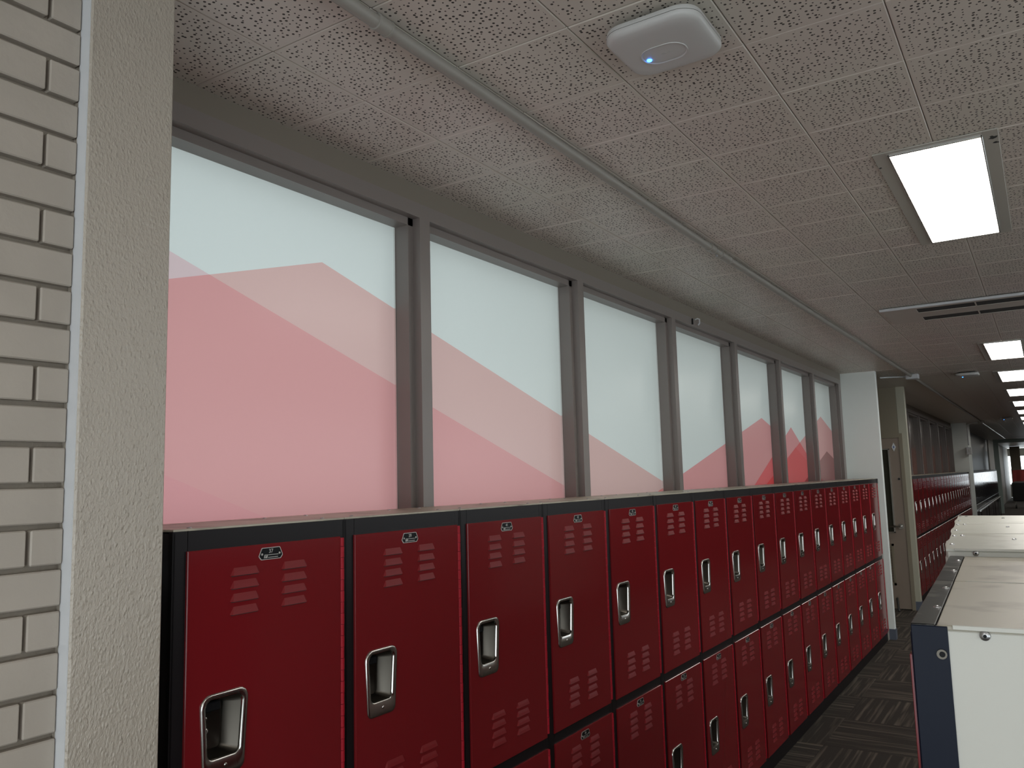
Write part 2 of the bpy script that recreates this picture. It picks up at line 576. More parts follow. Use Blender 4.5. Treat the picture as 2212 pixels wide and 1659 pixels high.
# ---- ceiling
ceiling = struct(MB().box(-0.42, XR + 0.1, YB - 0.1, YE, ZC + 0.014, ZC + 0.1).box(-1.6, -0.42, YC_ - 0.02, YD_ + 0.12, ZC + 0.014, ZC + 0.1).build('ceiling', M['tile_far']), 'low ceiling of square perforated acoustic tiles')
TX, TY = 0.301, 0.3045
TX0, TY0 = -0.008, 1.515
tm = MB().cbox(-TX / 2 + 0.0008, TX / 2 - 0.0008, -TY / 2 + 0.0008, TY / 2 - 0.0008, 0, 0.013, 0.0024).mesh('ceiling_tile', M['tile'])
for i in range(-3, 27):
    for j in range(-1, 6):
        link('ceiling_tile', tm, ceiling, (TX0 + TX * (j + 0.5), TY0 + TY * (i + 0.5), ZC + random.uniform(-0.0006, 0.0006)))
rest = MB()
def rt_(i, j):
    x, y = TX0 + TX * (j + 0.5), TY0 + TY * (i + 0.5)
    rest.box(max(x - TX / 2 + 0.001, -1.5), x + TX / 2 - 0.001, y - TY / 2 + 0.001, y + TY / 2 - 0.001, ZC, ZC + 0.013)
for i in range(27, 104):
    for j in range(-4 if 24 <= i <= 30 else -1, 14):
        rt_(i, j)
for i in range(-14, 27):
    for j in range(6, 14):
        rt_(i, j)
for i in range(-14, -3):
    for j in range(-1, 6):
        rt_(i, j)
tag(rest.build('ceiling_tiling', M['tile_far'], ceiling), kind='stuff')

# ---- near left: painted brick wall
XB = 0.022
PY0, PY1 = 0.754, 0.919
wl = struct(MB().box(-0.30, XB - 0.016, -0.75, PY0, 0, ZC + 0.01).build('wall_left', M['mortar']), 'taupe painted brick wall at the near left')
CH = 0.0668
BL = 0.2032
z_ref = 1.634          # top edge of a course seen at eye level
bricks = {}
def brick_mesh(L):
    key = round(L, 3)
    if key not in bricks:
        bricks[key] = MB().cbox(-0.05, 0, 0, L, 0, CH - 0.0092, 0.0022).mesh('brick', M['taupe'])
    return bricks[key]
z = z_ref - CH * 24
c = 0
while z < ZC - 0.02:
    off = 0.700 if c % 2 == 0 else 0.700 + BL / 2
    y = off - BL * 8
    while y < PY0:
        a, b = max(y, -0.745), min(y + BL - 0.006, PY0 - 0.002)
        zb = max(z + 0.0092, 0.0)
        if b - a > 0.01 and z + CH < ZC + 0.05:
            o = link('brick', brick_mesh(b - a), wl, (XB + random.uniform(-0.0012, 0.0012), a, z + 0.0092))
            if z + CH > ZC:
                o.scale.z = (ZC - z - 0.0092) / (CH - 0.0092)
            if z + 0.0092 < 0:
                o.location.z = 0.0
                o.scale.z = max(0.05, (z + CH) / (CH - 0.0092))
        y += BL
    z += CH
    c += 1
struct(MB().box(-0.30, XB, YB, -0.75, 0, ZC + 0.01).build('wall_left', M['taupe']), 'plain taupe wall behind the camera')

# ---- pillars
p = MB().cbox(-0.40, 0.05, PY0, PY1, 0, ZC + 0.005, 0.003).build('wall_left_pillar', M['stucco'])
struct(p, 'taupe pillar with rough roller texture beside the first locker')
MB().box(XB - 0.004, 0.0465, PY0 - 0.0012, PY0 + 0.0005, 0, ZC).build('edge_strip', M['box'], p)
YC = 8.82
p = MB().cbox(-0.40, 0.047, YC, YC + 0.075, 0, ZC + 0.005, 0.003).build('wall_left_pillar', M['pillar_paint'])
struct(p, 'pale pillar at the far end of the mountain windows')
MB().box(-0.02, 0.054, YC - 0.008, YC + 0.083, 0, 0.10).build('baseboard', M['base_blue'], p)
YD = 10.72
p = MB().cbox(-0.0375, 0.055, YD + 0.02, YD + 0.12, 0, ZC + 0.005, 0.003).build('wall_left_pillar', M['cream'])
struct(p, 'cream pillar to the right of the brown door')
MB().box(-0.033, 0.062, YD + 0.008, YD + 0.128, 0, 0.10).build('baseboard', M['base_blue'], p)
Y3 = 20.55
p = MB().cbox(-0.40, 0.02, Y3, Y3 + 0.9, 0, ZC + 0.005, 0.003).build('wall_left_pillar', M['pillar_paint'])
struct(p, 'distant pale pillar past the second row of red lockers')

# ---- window wall, near
wlw = struct(MB().box(-0.42, XW, PY1, YC, 2.545, ZC + 0.008).build('wall_left', M['fascia']), 'narrow taupe wall strip above the mountain windows')
struct(MB().box(-0.42, -0.30, PY1, YC, 0, 1.42).build('wall_left', M['taupe']), 'wall under the mountain windows behind the lockers')

def window(name, y_edges, y_end, ztop, zbot, pane_mat, label, first_hidden=True):
    """hollow-metal window band. y_edges: starts of the mullion faces; ends at y_end"""
    w = bpy.data.objects.new(name, None)
    COL.objects.link(w)
    struct(w, label)
    fwid, stop, xr = 0.053, 0.025, -0.30
    y_start = y_edges[0]
    # head: front face, rabbet, stop
    prof = [(-0.42, ztop), (XF, ztop), (XF, ztop - 0.048), (xr, ztop - 0.048), (xr, ztop - 0.073), (XG + 0.004, ztop - 0.073), (XG + 0.004, ztop - 0.05), (-0.42, ztop - 0.05)]
    MB().loft([[(x, y_start, zz) for x, zz in prof], [(x, y_end, zz) for x, zz in prof]], cap0=True).build('frame_head', M['frame'], w)
    zs = zbot + 0.05
    prof = [(-0.42, zbot), (XF, zbot), (XF, zs), (xr, zs), (xr, zs + 0.025), (XG + 0.004, zs + 0.025), (XG + 0.004, zs), (-0.42, zs)]
    MB().loft([[(x, y_start, zz) for x, zz in prof], [(x, y_end, zz) for x, zz in prof]], cap0=True).build('frame_sill', M['frame'], w)
    pr = [(XF, 0), (XF, fwid), (xr, fwid), (xr, fwid + stop), (XG + 0.004, fwid + stop), (XG + 0.004, fwid), (-0.42, fwid), (-0.42, 0), (XG + 0.004, 0), (XG + 0.004, -stop), (xr, -stop), (xr, 0)]
    z0, z1 = zs, ztop - 0.048
    me = MB().loft([[(x, y, z0) for x, y in pr], [(x, y, z1) for x, y in pr]], cap0=True).mesh('mullion', M['frame'])
    for ye in y_edges[:-1] if y_edges[-1] + fwid > y_end - 0.01 else y_edges:
        link('mullion', me, w, (0, ye, 0))
    ye = y_end - 0.10
    pr2 = [(XF, 0), (XF, 0.10), (-0.42, 0.10), (-0.42, 0), (XG + 0.004, 0), (XG + 0.004, -stop), (xr, -stop), (xr, 0)]
    MB().loft([[(x, ye + y, z0) for x, y in pr2], [(x, ye + y, z1) for x, y in pr2]], cap0=True).build('jamb', M['frame'], w)
    es = [y for y in y_edges if y < ye - 0.2] + [ye]
    for a, b in zip(es[:-1], es[1:]):
        m = MB().box(XG - 0.006, XG, a + fwid + 0.004, b - 0.004, zs + 0.004, z1 - 0.002)
        m.m = [0 if q == 3 else 1 for q in range(6)]      # printed film on the room face of a clear sheet
        m.build('pane', [pane_mat, M['clear']], w)
        # bead line beside the glass
        MB().box(XG, XG + 0.006, b - stop - 0.0035, b - stop - 0.0005, zs + 0.026, z1 - 0.026).build('glazing_bead', M['alu'] if a < 4 else M['frame'], w)
    return w
window('window_1', [0.959 + 1.097 * i for i in range(7)], 8.74, 2.547, 1.42, M['film'], 'band of seven frosted panes printed with pink mountains')

# ---- alcove with the brown door
struct(MB().box(-1.5, -1.3, YC + 0.075, YD + 0.02, 0, ZC + 0.01).build('wall_left', M['tan_wall']), 'side wall of the door alcove')
struct(MB().box(-1.5, -0.4, YC - 0.02, YC + 0.075, 0, ZC + 0.01).build('wall_left', M['tan_wall']), 'near wall of the door alcove')
wb = MB()
wb.box(-1.5, -0.0374, YD + 0.02, YD + 0.12, 2.06, ZC + 0.008)
wb.box(-1.5, -1.02, YD + 0.02, YD + 0.12, 0, 2.06)
struct(wb.build('wall_back', M['tan_wall']), 'tan wall above and around the brown door')
d1 = bpy.data.objects.new('door_1', None)
COL.objects.link(d1)
struct(d1, 'brown door with narrow glass strip and lever handle in the alcove')
fr = MB()
fr.box(-0.0385, 0.0, YD - 0.004, YD + 0.019, 0, 2.06)
fr.box(-1.02, -0.985, YD - 0.004, YD + 0.10, 0, 2.05)
fr.box(-1.02, -0.0385, YD - 0.004, YD + 0.10, 2.008, 2.06)
fr.build('door_frame', M['tan_wall'], d1)
lf = MB()
x0, x1, gx0, gx1, gz0, gz1 = -0.985, -0.04, -0.29, -0.163, 0.90, 1.87
for a, b, zz0, zz1 in ((x0, gx0, 0.01, 2.005), (gx1, x1, 0.01, 2.005), (gx0, gx1, 0.01, gz0), (gx0, gx1, gz1, 2.005)):
    lf.box(a, b, YD + 0.005, YD + 0.05, zz0, zz1)
leaf = lf.build('door_leaf', M['door'], d1)
MB().box(gx0, gx1, YD + 0.025, YD + 0.03, gz0, gz1).build('vision_glass', M['glass_dark'], leaf)
g = MB()
g.box(gx1 - 0.006, gx1 + 0.012, YD - 0.002, YD + 0.006, gz0 - 0.012, gz1 + 0.012)
g.box(gx0 - 0.012, gx1 + 0.012, YD - 0.002, YD + 0.006, gz1, gz1 + 0.012)
g.box(gx0 - 0.012, gx1 + 0.012, YD - 0.002, YD + 0.006, gz0 - 0.012, gz0)
g.build('vision_trim', M['alu'], leaf)
h = MB()
h.cyl((-0.088, YD + 0.006, 0.965), (-0.088, YD - 0.012, 0.965), 0.032, 16)
h.cyl((-0.088, YD - 0.012, 0.965), (-0.088, YD - 0.055, 0.965), 0.011, 10)
h.tube([(-0.088, YD - 0.05, 0.965), (-0.12, YD - 0.055, 0.966), (-0.16, YD - 0.055, 0.964), (-0.21, YD - 0.05, 0.968)], 0.011, 8)
h.build('lever_handle', M['steel'], leaf, True)
v = MB()
vx0, vx1, vz0, vz1 = -0.75, -0.185, 0.28, 0.76
v.box(vx0, vx1, YD - 0.006, YD + 0.006, vz0, vz0 + 0.025)
v.box(vx0, vx1, YD - 0.006, YD + 0.006, vz1 - 0.025, vz1)
v.box(vx1 - 0.025, vx1, YD - 0.006, YD + 0.006, vz0, vz1)
v.box(vx0, vx0 + 0.025, YD - 0.006, YD + 0.006, vz0, vz1)
v.build('grille_frame', M['tan_wall'], leaf)
for k in range(14):
    zz = vz0 + 0.035 + k * 0.03
    m = MB()
    m.poly([(vx0 + 0.025, YD + 0.004, zz), (vx1 - 0.025, YD + 0.004, zz), (vx1 - 0.025, YD - 0.004, zz + 0.02), (vx0 + 0.025, YD - 0.004, zz + 0.02)])
    m.poly([(vx0 + 0.025, YD + 0.0045, zz + 0.001), (vx1 - 0.025, YD + 0.0045, zz + 0.001), (vx1 - 0.025, YD - 0.0035, zz + 0.021), (vx0 + 0.025, YD - 0.0035, zz + 0.021)])
    m.build('grille_slat', M['tan_wall'], leaf)
st = MB()
st.cyl((-0.19, YD + 0.0, 0.13), (-0.165, YD - 0.13, 0.012), 0.012, 8)
st.cyl((-0.165, YD - 0.13, 0.012), (-0.163, YD - 0.14, 0.0), 0.016, 8)
st.build('door_stop', M['rubber'], leaf)
cy = MB().cyl((-0.07, YD + 0.006, 1.52), (-0.07, YD - 0.004, 1.52), 0.014, 12).build('lock_cylinder', M['rubber'], leaf)
s = thing('door_sign', 'small white diamond sign with blue mark on brown door', 'sign', (-0.10, YD + 0.003, 1.90))
MB().loft([[(0.0, yy, 0.052), (0.024, yy, 0.0), (0.0, yy, -0.052), (-0.024, yy, 0.0)] for yy in (0.0, -0.003)], cap0=True).build('sign_plate', M['paper'], s)
MB().loft([[(0.0, yy, 0.018), (0.009, yy, 0.0), (0.0, yy, -0.018), (-0.009, yy, 0.0)] for yy in (-0.003, -0.0038)], cap0=True).build('sign_mark', M['blue_ink'], s)

# ---- second window band and what lies beyond
struct(MB().box(-0.42, XW, YD + 0.12, Y3, 2.545, ZC + 0.008).build('wall_left', M['fascia']), 'wall strip above the brown windows')
struct(MB().box(-0.42, -0.30, YD + 0.12, Y3, 0, 1.42).build('wall_left', M['taupe']), 'wall behind the second row of lockers')
window('window_2', [YD + 0.12 + 1.37 * i for i in range(7)], Y3, 2.547, 1.42, M['brown_film'], 'distant band of brown window panels above red lockers')
Y4 = 34.0
struct(MB().box(-0.42, -0.28, Y3 + 0.9, Y4, 0, ZC + 0.008).build('wall_left', M['dark_panel']), 'dark wall above the distant black lockers')
fr = MB()
fr.cbox(-0.10, 0.06, Y4, Y4 + 0.15, 0, ZC, 0.004)
fr.cbox(0.06, 3.3, Y4, Y4 + 0.15, ZC - 0.13, ZC, 0.004)
struct(fr.build('trim_1', M['pale_green']), 'pale green door frame across the far corridor')
struct(MB().box(-0.42, -0.25, Y4, YE, 0, ZC + 0.008).build('wall_left', M['wall']), 'far left wall past the green frame')
RWIN = [(-2.5, 2.0, 0.6, 1.6), (3.6, 10.4, 1.5, 2.35)]      # y0, y1, z0, z1 of unseen openings added to bring in light
rw = MB()
ye_ = YB
for y0_, y1_, z0_, z1_ in RWIN:
    rw.box(XR, XR + 0.12, ye_, y0_, 0, ZC + 0.008)
    rw.box(XR, XR + 0.12, y0_, y1_, 0, z0_)
    rw.box(XR, XR + 0.12, y0_, y1_, z1_, ZC + 0.008)
    ye_ = y1_
rw.box(XR, XR + 0.12, ye_, 11.0, 0, ZC + 0.008)
struct(MB().box(XR - 0.9, XR + 0.12, 11.0, YE, 0, ZC + 0.008).build('wall_right', M['dark_wall']), 'dark panelled right wall further down the corridor')
struct(rw.build('wall_right', M['wall']), 'off-white right wall of the corridor')
for wn, (y0_, y1_, z0_, z1_) in enumerate(RWIN):
    e = bpy.data.objects.new('window_%d' % (5 + wn), None)
    COL.objects.link(e)
    struct(e, ('unseen low windows added in the right wall for side light', 'unseen high windows added in the right wall for fill light')[wn])
    for k in range(6):
        yy = y0_ + k * (y1_ - y0_) / 5
        MB().box(XR - 0.01, XR + 0.1, yy - 0.03, yy + 0.03, z0_, z1_).build('mullion', M['frame'], e)
# glazed ends: low wall, posts and an open glazed field
def glazed_end(name, y, zsill, label, zh=2.42):
    e = bpy.data.objects.new(name, None)
    COL.objects.link(e)
    struct(e, label)
    MB().box(-0.42, XR, y - 0.06, y + 0.06, 0, zsill).build('sill_wall', M['wall'], e)
    MB().box(-0.42, XR, y - 0.06, y + 0.06, zh, ZC).build('head_wall', M['wall'], e)
    for k in range(6):
        x = -0.3 + k * (XR + 0.25) / 5
        MB().box(x - 0.03, x + 0.03, y - 0.05, y + 0.05, zsill, zh).build('post', M['frame'], e)
    return e
glazed_end('window_3', YB, 0.1, 'glazed entrance behind the camera', 2.3)
glazed_end('window_4', YE, 0.7, 'bright glazed far end of the corridor', 2.2)
struct(MB().box(2.2, XR - 0.9, YE - 0.3, YE - 0.1, 0, ZC).build('wall_back', M['dark_wall']), 'unseen dark blocker added right of the far glazing')  # added out of view to cut the glazing's reflection on distant lockers

# unseen block added outside to shade the farther printed panes
struct(MB().box(-7.5, -2.9, 2.0, 24.0, 0, 4.6).build('wall_shade_block', M['wall']), 'unseen block added outside to dim the printed windows')
# ================================================================== LIGHT FITTINGS
def ceiling_light(y0, label, chips=False, x=1.195):
    t = thing('ceiling_light', label, 'light', (x, y0 + 0.605, ZC), group='recessed ceiling lights')
    ox, oy, ix, iy = 0.172, 0.628, 0.131, 0.602
    f = MB()
    zb, zt = -0.005, -0.0005
    f.cbox(-ox, -ix, -oy, oy, zb, zt, 0.001)
    f.cbox(ix, ox, -oy, oy, zb, zt, 0.001)
    f.cbox(-ix, ix, -oy, -iy, zb, zt, 0.001)
    f.cbox(-ix, ix, iy, oy, zb, zt, 0.001)
    f.build('flange', M['flange'], t)
    for a, b, c_, d in ((-ix, -ix + 0.006, -iy, iy), (ix - 0.006, ix, -iy, iy), (-ix, ix, -iy, -iy + 0.006), (-ix, ix, iy - 0.006, iy)):
        MB().cbox(a, b, c_, d, -0.010, -0.001, 0.0015).build('trim_rail', M['alu'], t)
    MB().box(-ix + 0.005, ix - 0.005, -iy + 0.005, iy - 0.005, -0.0035, -0.001).build('diffuser', M['lamp'], t)
    if chips:
        for (cx_, cy_, r) in ((0.157, -0.562, 0.011), (0.163, -0.516, 0.007), (-0.167, -0.498, 0.0045)):
            pts = []
            for k in range(11):
                a = 2 * math.pi * k / 11
                rr = r * random.uniform(0.5, 1.15)
                pts.append((cx_ + rr * math.cos(a) * 1.2, cy_ + rr * 1.6 * math.sin(a)))
            MB().loft([[(x, y, zb + 0.0002) for x, y in pts], [(x, y, zb - 0.0004) for x, y in pts]], cap0=True).build('paint_chip', M['chip'], t)
    return t
ceiling_light(2.742, 'large lit ceiling panel nearest the camera, with chipped beige flange', True)
ly = 7.49
k = 0
while ly < 46:
    ceiling_light(ly, 'lit ceiling panel, %s along the corridor past the slotted air grille' % ORD[k])
    ly += 2.35 if ly < 30 else 3.1
    k += 1
# the same row behind the camera, and an unseen second row added beyond the islands for fill light
ceiling_light(-1.958, 'lit ceiling panel behind the camera')
for k in range(8):
    ceiling_light(-1.958 + 2.35 * k, 'unseen fill light panel added over the far aisle, %s from the entrance' % ORD[k], x=3.0)

# ================================================================== LOCKERS
ZT = 1.547
DL, DR = 0.030, P - 0.018
U_T, U_B, L_T, L_B = 1.507, 0.811, 0.778, 0.0845
HC = (DL + 0.0875, 1.150)            # handle centre on the upper door
H_OUT = [(-0.0565, 0.079), (-0.0485, -0.079), (0.0485, -0.079), (0.0585, 0.079)]
H_IN = [(-0.045, 0.069), (-0.037, -0.045), (0.037, -0.045), (0.046, 0.069)]
H_FL = [(-0.042, 0.060), (-0.034, -0.034), (0.015, -0.034), (0.019, 0.060)]

def door_mesh(z0, z1, hz, m, louvers=False, name='door'):
    """pressed steel door, front at x=0, with a square hole for the cup handle"""
    b = MB()
    ys = [DL + 0.0016, DL + 0.0875 - 0.043, DL + 0.0875 + 0.043, DR - 0.0016]
    zs = [z0 + 0.0016, hz - 0.05, hz + 0.068, z1 - 0.0016]
    for i in range(3):
        for j in range(3):
            if i == 1 and j == 1:
                continue
            b.poly([(0, ys[i], zs[j]), (0, ys[i + 1], zs[j]), (0, ys[i + 1], zs[j + 1]), (0, ys[i], zs[j + 1])])
    f = [(0, ys[0], zs[0]), (0, ys[3], zs[0]), (0, ys[3], zs[3]), (0, ys[0], zs[3])]
    e = [(-0.0016, DL, z0), (-0.0016, DR, z0), (-0.0016, DR, z1), (-0.0016, DL, z1)]
    k = [(-0.018, DL, z0), (-0.018, DR, z0), (-0.018, DR, z1), (-0.018, DL, z1)]
    b.loft([f, e, k], cap1=False)
    if louvers:
        for yy in (0.1655, 0.298):
            for zz in louver_z(z0, z1):
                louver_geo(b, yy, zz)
    return b.mesh(name, [m, M['slot']])

def louver_z(z0, z1):
    return [z1 - 0.057 - 0.0257 * i for i in range(4)] + [z0 + 0.055 + 0.0257 * i for i in range(4)]

def louver_geo(b, yy, zz):
    d, w, w2, h = 0.0045, 0.037, 0.028, 0.0150
    A, B = (0, yy - w, zz), (0, yy + w, zz)
    Cc, D = (d, yy - w * 0.86, zz - 0.0005), (d, yy + w * 0.86, zz - 0.0005)
    E, Fq = (0, yy - w2, zz + h), (0, yy + w2, zz + h)
    G, H = (d * 0.55, yy - w * 0.78, zz + h * 0.5), (d * 0.55, yy + w * 0.78, zz + h * 0.5)
    b.poly([Cc, D, H, G]); b.poly([G, H, Fq, E]); b.poly([A, Cc, G, E]); b.poly([D, B, Fq, H]); b.poly([A, B, D, Cc], 1)
    b.poly([(0.0003, yy - w * 0.9, zz - 0.0024), (0.0003, yy + w * 0.9, zz - 0.0024), (0.0003, yy + w * 0.9, zz), (0.0003, yy - w * 0.9, zz)], 1)  # shadow line below the lip, put on the door as a dark strip

def handle_mesh():
    b = MB()
    def ring(c, r, x, dy=0, dz=0, s=1.0):
        return [(x, y * s + dy, z * s + dz) for y, z in rrect(c, r, 6)]
    ro, ri, rf = [0.024, 0.015, 0.015, 0.020], [0.016, 0.013, 0.013, 0.016], [0.010, 0.009, 0.009, 0.010]
    b.loft([ring(H_OUT, ro, 0.0003), ring(H_OUT, ro, 0.0030, s=0.992), ring(H_OUT, ro, 0.0042, s=0.965), ring(H_IN, ri, 0.0036, s=1.05),
            ring(H_IN, ri, 0.0022), ring(H_IN, ri, -0.003, s=0.985)], cap1=False)
    b.loft([ring(H_IN, ri, -0.003, s=0.985), ring(H_FL, rf, -0.027, s=1.03), ring(H_FL, rf, -0.031, s=0.97)], mi=1)
    # rivets on the cup floor and on the plate
    b.dome((-0.031, -0.018, 0.026), (1, 0, 0), 0.0035, 0.0018, 8)
    b.dome((-0.031, -0.018, 0.002), (1, 0, 0), 0.0062, 0.002, 10)
    b.dome((-0.031, -0.018, -0.020), (1, 0, 0), 0.0038, 0.0018, 8)
    b.dome((0.0037, 0.003, -0.060), (1, 0, 0), 0.0038, 0.0022, 8)
    return b.mesh('handle', [M['steel'], M['cup']], True, 50)
HANDLE = handle_mesh()
LATCH = MB().cbox(-0.0305, -0.019, -0.028, 0.008, 0.040, 0.058, 0.002).mesh('latch', M['plate'])
lb = MB()
louver_geo(lb, 0, 0)
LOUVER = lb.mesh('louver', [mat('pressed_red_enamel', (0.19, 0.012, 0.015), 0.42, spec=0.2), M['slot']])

def plate_mesh():
    b = MB()
    o_ = [(-0.0245, 0.0125), (0.0245, 0.0125), (0.0325, -0.005), (0.0265, -0.0125), (-0.0265, -0.0125), (-0.0325, -0.005)]
    rr = [0.003] * 6
    def ring(x, s):
        return [(x, y * s, z * (s if s == 1 else s - 0.05)) for y, z in rrect(o_, rr, 3)]
    b.loft([ring(0.0002, 1), ring(0.0016, 1), ring(0.0016, 0.955)], mi=0, cap1=False)
    b.loft([ring(0.0016, 0.955), ring(0.0012, 0.95)], mi=1, cap1=True)
    b.dome((0.0012, -0.0235, -0.001), (1, 0, 0), 0.0026, 0.0014, 8, 0)
    b.dome((0.0012, 0.0235, -0.001), (1, 0, 0), 0.0026, 0.0014, 8, 0)
    return b.mesh('number_plate', [M['silver'], M['plate']])
PLATE = plate_mesh()

def lettering(txt):
    """number above a slanted emblem and two rules, as on the small door plates"""
    cu = bpy.data.curves.new('plate_number', 'FONT')
    cu.body = txt
    cu.size = 0.0118
    cu.align_x = 'CENTER'
    cu.extrude = 0.0002
    o = bpy.data.objects.new('tmp', cu)
    COL.objects.link(o)
    dg = bpy.context.evaluated_depsgraph_get()
    me = bpy.data.meshes.new_from_object(o.evaluated_get(dg))
    b = MB()
    for pgn in me.polygons:
        b.poly([(0.0014 + me.vertices[i].co.z, me.vertices[i].co.x, me.vertices[i].co.y + 0.001) for i in pgn.vertices])
    bpy.data.objects.remove(o)
    bpy.data.curves.remove(cu)
    bpy.data.meshes.remove(me)
    x0, x1 = 0.0011, 0.0015
    for (ya, za, w, h, sl) in ((-0.019, -0.0092, 0.0022, 0.0075, 0.0025), (-0.0155, -0.0092, 0.004, 0.0022, 0.0007), (-0.0145, -0.0072, 0.0045, 0.002, 0.0006),
                               (-0.0135, -0.004, 0.004, 0.002, 0.0006), (-0.0115, -0.009, 0.0018, 0.005, 0.0012), (-0.008, -0.0035, 0.028, 0.0011, 0), (-0.008, -0.0088, 0.027, 0.0012, 0)):
        b.loft([[(x, ya, za), (x, ya + w, za), (x, ya + w + sl, za + h), (x, ya + sl, za + h)] for x in (x0, x1)], cap0=True)
    return b.mesh('plate_number', M['silver'])

def body_mesh(m_body, m_frame):
    b = MB()
    D = -0.262
    for a, c_ in ((0.0005, 0.006), (P - 0.006, P - 0.0005)):
        b.box(D, -0.006, a, c_, 0.08, 1.543, 0)
    b.box(D, D + 0.004, 0.006, P - 0.006, 0.08, 1.543, 1)
    b.cbox(-0.020, -0.006, 0.0005, DL + 0.004, 0.0805, ZT, 0.0015, 0)
    b.cbox(-0.020, -0.006, DR - 0.004, P - 0.0005, 0.0805, ZT, 0.0015, 0)
    b.box(-0.020, -0.0062, DL + 0.004, DR - 0.004, U_T - 0.006, ZT - 0.0002, 0)
    b.box(-0.020, -0.0062, DL + 0.004, DR - 0.004, L_T - 0.006, U_B + 0.006, 0)
    b.box(-0.020, -0.0062, DL + 0.004, DR - 0.004, 0.0805, L_B + 0.006, 0)
    b.box(D, -0.02, 0.006, P - 0.006, 0.79, 0.80, 1)
    return b.mesh('body', [m_frame, m_body])
BODY = body_mesh(M['beige'], M['black'])
BASE = MB().box(-0.25, -0.010, 0.0, P, 0, 0.081).mesh('base', M['black'])
TOP = MB().cbox(-0.264, -0.0045, 0.001, P - 0.001, 1.5455, 1.5500, 0.001).mesh('top_panel', M['beige_top'])
sb = MB().dome((0, 0, 0), (0, 0, 1), 0.0055, 0.0035, 10)
SCREW = sb.mesh('screw', M['zinc'], True)
def hinge_mesh(z0, z1):
    b = MB()
    k = z0 + 0.012
    seg = 0.0254
    i = 0
    while k < z1 - 0.004:
        b.cyl((-0.002, DR + 0.0055, k + 0.0004), (-0.002, DR + 0.0055, min(k + seg, z1 - 0.003) - 0.0004), 0.0058 if i % 2 else 0.0054, 10)
        k += seg
        i += 1
    return b.mesh('hinge', M['hinge'], True, 60)
HIN_U, HIN_L = hinge_mesh(U_B, U_T), hinge_mesh(L_B, L_T)
DZ = U_T - L_T
DOOR_U, DOOR_L = door_mesh(U_B, U_T, HC[1], M['red']), door_mesh(L_B, L_T, HC[1] - DZ, M['red'])
DOORF_U, DOORF_L = door_mesh(U_B, U_T, HC[1], M['red'], True), door_mesh(L_B, L_T, HC[1] - DZ, M['red'], True)

def locker(y, idx, name, label, group, near, numbers=None):
    t = thing(name, label, 'locker', (0, y, 0), group=group)
    link('body', BODY, t)
    link('base', BASE, t)
    tp = link('top_panel', TOP, t)
    if near:
        for sx, sy in ((-0.035, 0.05), (-0.035, P - 0.06), (-0.20, 0.06), (-0.20, P - 0.07)):
            link('screw', SCREW, tp, (sx + random.uniform(-0.01, 0.01), sy + random.uniform(-0.01, 0.01), 1.5495))
    for tier in (0, 1):
        zo = -DZ * tier
        if near:
            d = link('door', (DOOR_U, DOOR_L)[tier], t)
            for yy in (0.1655, 0.298):
                for zz in louver_z((U_B, L_B)[tier], (U_T, L_T)[tier]):
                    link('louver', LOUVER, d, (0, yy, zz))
            link('hinge', (HIN_U, HIN_L)[tier], d)
            link('number_plate', PLATE, d, (0, 0.2315, 1.4865 + zo))
            if numbers:
                link('plate_number', lettering(numbers[tier]), d, (0, 0.2315, 1.4865 + zo))
            link('latch', LATCH, d, (0, HC[0], HC[1] + zo))
        else:
            d = link('door', (DOORF_U, DOORF_L)[tier], t)
        hd = link('handle', HANDLE, d, (0, HC[0], HC[1] + zo))
        hd['label'] = 'recessed polished steel cup handle'
    return t

for i in range(NROW):
    if i == 0:
        lab = 'red two-tier locker with plate 37, nearest, beside the textured pillar'
    elif i == NROW - 1:
        lab = 'last red two-tier locker of the near row, against the pale pillar'
    else:
        lab = 'red two-tier locker under the mountain windows, %s from the textured pillar' % ORD[i]
    locker(Y0 + i * P, i, 'two_tier_locker', lab, 'near row of red lockers under the mountain windows', True, (str(37 + 2 * i), str(38 + 2 * i)))
# filler between the last locker and the pillar
ye = Y0 + NROW * P
t = thing('filler_panel', 'narrow grey filler strip between the last red locker and pale pillar', 'panel', (0, ye, 0))
MB().cbox(-0.06, -0.004, 0.001, YC - ye - 0.001, 0, 1.50, 0.002).build('strip', M['conduit'], t)
MB().cbox(-0.26, -0.002, 0.001, YC - ye - 0.001, 1.50, ZT, 0.002).build('cap', M['black'], t)

Y2 = 11.33
for i in range(20):
    locker(Y2 + i * P, i, 'two_tier_locker', 'distant red two-tier locker under the brown windows, %s from the cream pillar' % ORD[i], 'distant row of red lockers', False)
# black lockers further on
BB = MB().box(-0.262, -0.006, 0.0005, P - 0.0005, 0.0, ZT).mesh('body', M['black'])
BDU = MB().cbox(-0.006, 0, DL, DR, U_B, U_T, 0.002).mesh('door', mat('black_gloss', (0.014, 0.014, 0.02), 0.12))
BDL = MB().cbox(-0.006, 0, DL, DR, L_B, L_T, 0.002).mesh('door', BDU.materials[0])
for i in range(24):
    t = thing('black_locker', 'far glossy black locker, %s from the distant pale pillar' % ORD[i], 'locker', (0, Y3 + 1.0 + i * P, 0), group='far row of black lockers')
    link('body', BB, t)
    link('door', BDU, t)
    link('door', BDL, t)
r = thing('bumper_rail', 'thin bright rail along the far black lockers', 'rail', (0, 22.4, 0))
MB().cyl((0.03, 0, 0.62), (0.03, 10.2, 0.62), 0.022, 8).build('bar', M['alu'], r)
for yy in (0.3, 3.4, 6.6, 9.8):
    MB().cyl((0.002, yy, 0.62), (0.03, yy, 0.62), 0.012, 6).build('bracket', M['alu'], r)
    MB().cyl((0.03, yy, 0.0), (0.03, yy, 0.62), 0.012, 6).build('post', M['alu'], r)

